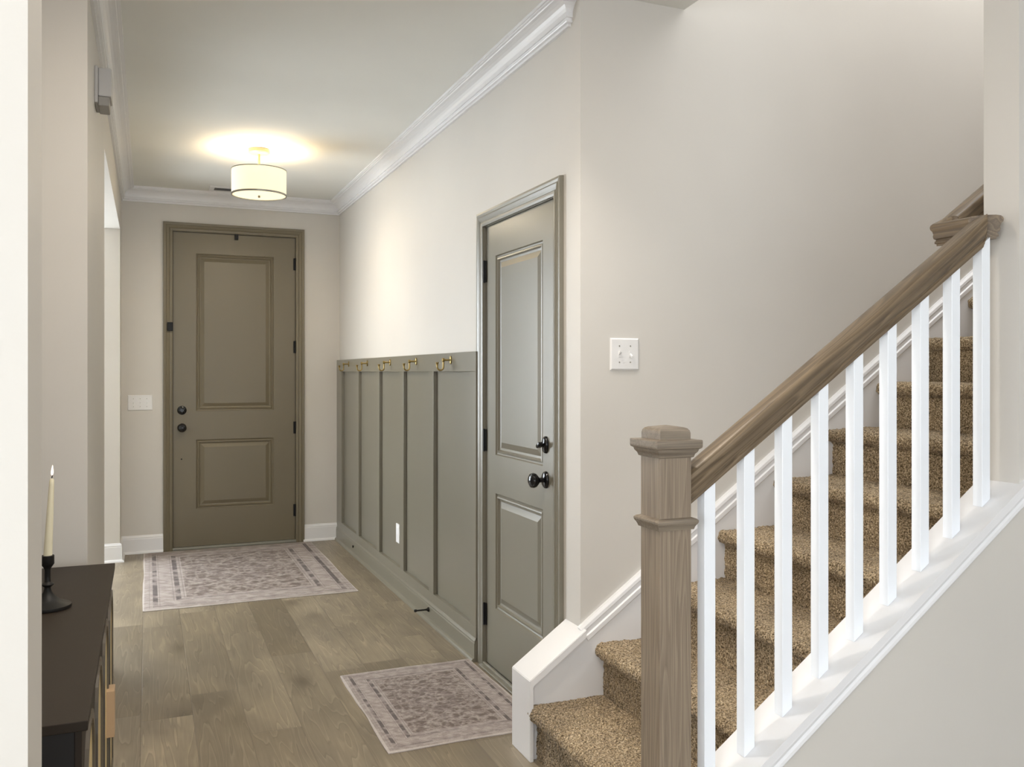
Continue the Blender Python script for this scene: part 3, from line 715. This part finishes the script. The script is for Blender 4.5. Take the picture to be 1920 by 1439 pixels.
for s in (-1, 1):
    bm = B(); lathe(bm, [(0, -.022), (.018, -.012), (.022, 0), (.015, .018), (.010, .03), (0, .032)], seg=20)
    bo = obj('bulb', bm, M['can'], lamp, smooth=True, loc=(s*.085, .02*s, -.215)); 
    l = bpy.data.lights.new('bulb_light', 'POINT'); l.energy = 6; l.color = (1, .77, .48); l.shadow_soft_size = .03
    lo = bpy.data.objects.new('bulb_light', l); C.objects.link(lo); lo.location = (lx+s*.085, ly+.02*s, CEIL-.185)

l = bpy.data.lights.new('diffuser_light', 'AREA'); l.shape = 'DISK'; l.size = .30; l.energy = 7; l.color = (1, .84, .62)
lo = bpy.data.objects.new('diffuser_light', l); C.objects.link(lo); lo.location = (lx, ly, CEIL-.31)
# recessed foyer light, above and left of the stairs, out of frame
def can_light(x, y, e, lab, spot=0):
    c_ = empty('recessed_light', (x, y, CEIL)); tag(c_, lab, 'ceiling light')
    bm = B(); ring_wall(bm, .085, -.006, 0, .02, 40); obj('trim_ring', bm, M['plastic'], c_, smooth=True)
    bm = B(); lathe(bm, [(0, -.003), (.064, -.003), (.064, -.001), (0, -.001)], seg=40); obj('lens', bm, M['can'], c_)
    if spot:
        l = bpy.data.lights.new('can_lamp', 'SPOT'); l.spot_size = R(96); l.spot_blend = .8; l.shadow_soft_size = .05; l.energy = spot
    else:
        l = bpy.data.lights.new('can_lamp', 'AREA'); l.shape = 'DISK'; l.size = .13; l.energy = e
    l.color = (1, .91, .80)
    o = bpy.data.objects.new('can_lamp', l); C.objects.link(o); o.location = (x, y, CEIL-.012)
can_light(.30, 2.15, 13, 'round recessed ceiling light between the stairs and the left wall')
can_light(1.02, 2.48, 0, 'round recessed ceiling light above the first carpeted steps', 46)
can_light(.45, .65, 5, 'added recessed fill light closest to the near wall end')  # extra downlight added as fill, not a known fixture

# ------------------------------------------------------------------ ceiling vent
vt = empty('ceiling_vent', (.60, 6.955, CEIL)); tag(vt, 'white rectangular air vent in the ceiling behind the lamp', 'air vent')
bm = B()
for bx in ((-.175, .175, -.085, -.05), (-.175, .175, .05, .085), (-.175, -.14, -.05, .05), (.14, .175, -.05, .05)): box(bm, bx[0], bx[1], bx[2], bx[3], -.007, 0)
obj('frame', bm, M['plastic'], vt)
bm = B(); box(bm, -.14, .14, -.05, .05, -.001, -.0002); obj('backing', bm, M['grille'], vt)
bm = B()
for i in range(11):
    y = -.048+.0088*i; prism(bm, [(y, -.001), (y+.001, -.001), (y+.006, -.006), (y+.005, -.006)], 0, -.14, .14)
obj('louvres', bm, M['grille'], vt)

# ------------------------------------------------------------------ wall hooks
hk = empty('coat_hook', (0, 0, 0))
RYm = Matrix.Rotation(R(-90), 4, 'Y')      # local z -> -x
bm = B(); lathe(bm, [(0, 0), (.013, 0), (.013, .004), (.010, .006), (0, .006)], RYm @ Matrix.Diagonal((1.6, .9, 1, 1)), 24); obj('hook_plate', bm, M['brass'], hk, smooth=True)
bm = B(); lathe(bm, [(0, .004), (.0055, .004), (.005, .012), (.005, .034), (.009, .035), (.010, .043), (.009, .047), (0, .048)], RYm, 20); obj('hook_post', bm, M['brass'], hk, smooth=True)
bm = B(); pts = [(-.040, 0, -.006), (-.040, 0, -.03)] + [(-.056+.016*math.cos(R(t)), 0, -.036-.016*math.sin(R(t))) for t in range(0, 181, 20)] + [(-.073, 0, -.028)]
tube(bm, pts, .0042, 12); obj('hook_arm', bm, M['brass'], hk, smooth=True)
bm = B(); lathe(bm, [(0, -.005), (.0055, -.005), (.0055, .003), (.0075, .006), (.0085, .012), (.006, .013), (0, .012)], Matrix.Translation((-.073, 0, -.024)), 18); obj('hook_tip', bm, M['brass'], hk, smooth=True)
labels = ['brass coat hook closest to the side door', 'second brass coat hook from the side door', 'middle one of the five brass coat hooks',
          'second brass coat hook from the far corner', 'brass coat hook closest to the far corner of the hallway']
for i, y in enumerate((4.245, 4.868, 5.455, 6.084, 6.70)):
    o = hk
    if i:
        o = hk.copy(); C.objects.link(o)
        for ch in hk.children:
            c_ = ch.copy(); C.objects.link(c_); c_.parent = o
    o.location = (XR-.0245, y, 1.421); tag(o, labels[i], 'coat hook', 'brass hooks on the wainscot rail')

# ------------------------------------------------------------------ switches, outlet, stops
def switch_plate(name, w_, h_, ups, label, loc, rot, cat='light switch', group=None):
    e = empty(name, loc, rot); tag(e, label, cat, group)
    bm = B(); v0 = [(-w_/2, 0, -h_/2), (w_/2, 0, -h_/2), (w_/2, 0, h_/2), (-w_/2, 0, h_/2)]
    rg = [[bm.verts.new((x+(-1 if x > 0 else 1)*i_, y, z+(-1 if z > 0 else 1)*i_)) for x, _, z in v0] for i_, y in ((0, 0), (0, -.002), (.004, -.006), (.006, -.0065))]
    for a, c in zip(rg, rg[1:]):
        for k_ in range(4): bm.faces.new((a[k_], a[(k_+1) % 4], c[(k_+1) % 4], c[k_]))
    bm.faces.new(rg[-1]); bm.faces.new(rg[0][::-1]); bmesh.ops.recalc_face_normals(bm, faces=bm.faces)
    obj('cover_plate', bm, M['plastic'], e)
    n = len(ups)
    for i, u_ in enumerate(ups):
        x = (i-(n-1)/2)*.046
        bm = B(); box(bm, -.005, .005, -.0075, -.006, -.012, .012, .0005); s_ = 1 if u_ else -1
        prism(bm, [(-.006, -.004), (-.006, .004), (-.019, s_*.010+.003), (-.019, s_*.010-.003)], 0, -.0035, .0035)
        obj('toggle', bm, M['plastic'], e, loc=(x, 0, 0))
        for zz in (-.030, .030):
            bm = B(); lathe(bm, [(0, 0), (.003, 0), (.0025, .001), (0, .001)], Matrix.Translation((0, -.0064, 0)) @ RX, 12); obj('screw', bm, M['nickel'], e, loc=(x, 0, zz))
    return e
switch_plate('light_switch', .120, .118, (1, 0), 'white double toggle switch plate on the stair wall', (1.625, YC, 1.426), (0, 0, 0))
switch_plate('light_switch', .172, .115, (0, 0, 0), 'white triple toggle switch plate left of the front door', (-.053, YB, 1.130), (0, 0, 0))
bm = B(); box(bm, XR-.010, XR-.004, 5.295, 5.370, .298, .415, .0015)
ol = obj('outlet_plate', bm, M['bright'], ); ol.location = (0, 0, 0)
tag(ol, 'white outlet plate low on the green panelling', 'outlet')
for z in (.335, .378):
    bm = B(); box(bm, XR-.0118, XR-.0098, 5.318, 5.347, z-.013, z+.013, .002); obj('socket', bm, M['bright'], ol, loc=(0, 0, 0))
def door_stop(y, z, L_, label):
    e = empty('door_stop', (XR-.0325, y, z)); tag(e, label, 'door stop', 'black door stops on the green baseboard')
    bm = B(); lathe(bm, [(0, 0), (.0125, 0), (.012, .005), (.006, .012), (.0045, .02), (.0045, L_-.012), (0, L_-.012)], RYm, 20); obj('stem', bm, M['matte_black'], e, smooth=True)
    bm = B(); lathe(bm, [(0, L_-.013), (.0075, L_-.013), (.0075, L_-.002), (.006, L_), (0, L_)], RYm, 20); obj('tip', bm, M['matte_black'], e, smooth=True)
door_stop(4.60, .068, .082, 'black door stop sticking out of the baseboard near the side door')
bm = B(); lathe(bm, [(0, 0), (.009, 0), (.009, .008), (0, .009)], Matrix.Translation((XR-.032, 6.50, .062)) @ RYm, 16)
tag(obj('door_bumper', bm, M['matte_black'], smooth=True), 'tiny black bumper on the baseboard beside the larger rug', 'door bumper')

# chime box high on the left wall
cb = empty('wall_chime', (XL, 3.70, 2.355)); tag(cb, 'white and grey box high on the left hallway wall', 'door chime')
bm = B(); box(bm, 0, .012, -.075, .075, .012, .150, .003); obj('back_plate', bm, M['grey_device'], cb)
bm = B(); box(bm, .012, .058, -.065, .065, .040, .147, .004); obj('cover', bm, M['grey_device'], cb)
bm = B(); box(bm, .012, .050, -.063, .063, .004, .040, .004); obj('speaker_grille', bm, M['grey_dark'], cb)

# ------------------------------------------------------------------ cabinet + candle
CX0, CX1, CY0, CY1, CZ = -.515, -.0985, 1.735, 3.135, .74
cab = empty('console_cabinet', (CX0, CY0, 0)); tag(cab, 'dark console cabinet with gold arches against the left wall', 'cabinet')
def cp_(bm, name, mat, parent=cab, **k):
    o = obj(name, bm, mat, parent, **k)
    return o
L_ = CY1-CY0; D_ = CX1-CX0
bm = B(); box(bm, 0, D_, 0, L_, CZ-.018, CZ, .0015); cp_(bm, 'cabinet_top', M['cabinet'])
bm = B(); box(bm, .004, D_-.022, .004, L_-.004, .10, CZ-.018); cp_(bm, 'body', M['cabinet_side'])
for (x, y) in ((.02, .03), (D_-.06, .03), (.02, L_-.06), (D_-.06, L_-.06)):
    bm = B(); box(bm, x, x+.03, y, y+.03, 0, .10, .002); cp_(bm, 'leg', M['matte_black'])
ndoor = 2; dw = (L_-.012)/ndoor
for i in range(ndoor):
    y0 = .006+dw*i
    bm = B(); box(bm, D_-.022, D_-.010, y0+.001, y0+dw-.001, .11, CZ-.020, .001); dr = cp_(bm, 'door', M['cabinet'])
    for j in range(2):
        yc = y0+dw*(.25+.5*j)+(.0 if j else 0); hw = .115; top = CZ-.115; zz0 = .13
        pts = [(yc-hw, zz0), (yc+hw, zz0), (yc+hw, top-.06)] + [(yc+hw*math.cos(R(t)), top-.06+.115*math.sin(R(t))) for t in range(15, 180, 15)] + [(yc-hw, top-.06)]
        bm = B(); prism(bm, pts, 0, D_-.010, D_-.008); ap = obj('arch_panel', bm, M['gold'], dr)
        bm = B(); sweep(bm, [(D_-.010, p[0], p[1]) for p in pts], [(-.006, 0), (.012, 0), (.012, .007), (-.006, .007)], (1, 0, 0), closed=True, side=-1); obj('arch_frame', bm, M['bronze'], ap)
    hy = y0+(dw-.045 if i == 0 else .02)
bm = B(); box(bm, D_-.010, D_+.013, .96, 1.02, .34, .47, .002); cp_(bm, 'handle', M['tan'])

cx_, cy_ = -.243, 2.60
hl = empty('candlestick', (cx_, cy_, CZ)); tag(hl, 'black iron candlestick on the dark cabinet', 'candlestick')
bm = B(); lathe(bm, [(0, 0), (.056, 0), (.0575, .004), (.0565, .009), (.045, .014), (.031, .021), (.018, .032), (.010, .044), (.008, .052), (.008, .056), (.0155, .062), (.0155, .064), (.008, .070), (.0072, .076), (.0072, .102), (.010, .108), (.0150, .115), (.0160, .117), (.0160, .138), (.0150, .139), (.0112, .139), (.0110, .126), (0, .125)], seg=40)
obj('holder', bm, M['matte_black'], hl, smooth=True)
cn = empty('taper_candle', (cx_, cy_, CZ+.126), (R(-1.0), R(2.6), 0)); tag(cn, 'ivory taper candle with a small flame in the black candlestick', 'candle')
bm = B(); lathe(bm, [(0, 0), (.0105, 0), (.0105, .02), (.0085, .11), (.0063, .196), (.0055, .210), (.003, .214), (0, .2145)], seg=28); obj('wax', bm, M['wax'], cn, smooth=True)
bm = B(); tube(bm, [(0, 0, .213), (.0003, 0, .219), (.001, 0, .223)], .0012, 8); obj('wick', bm, M['matte_black'], cn)
bm = B(); lathe(bm, [(0, .221), (.0025, .224), (.0034, .230), (.0026, .238), (.0012, .246), (0, .250)], seg=16); obj('flame', bm, M['flame'], cn, smooth=True)
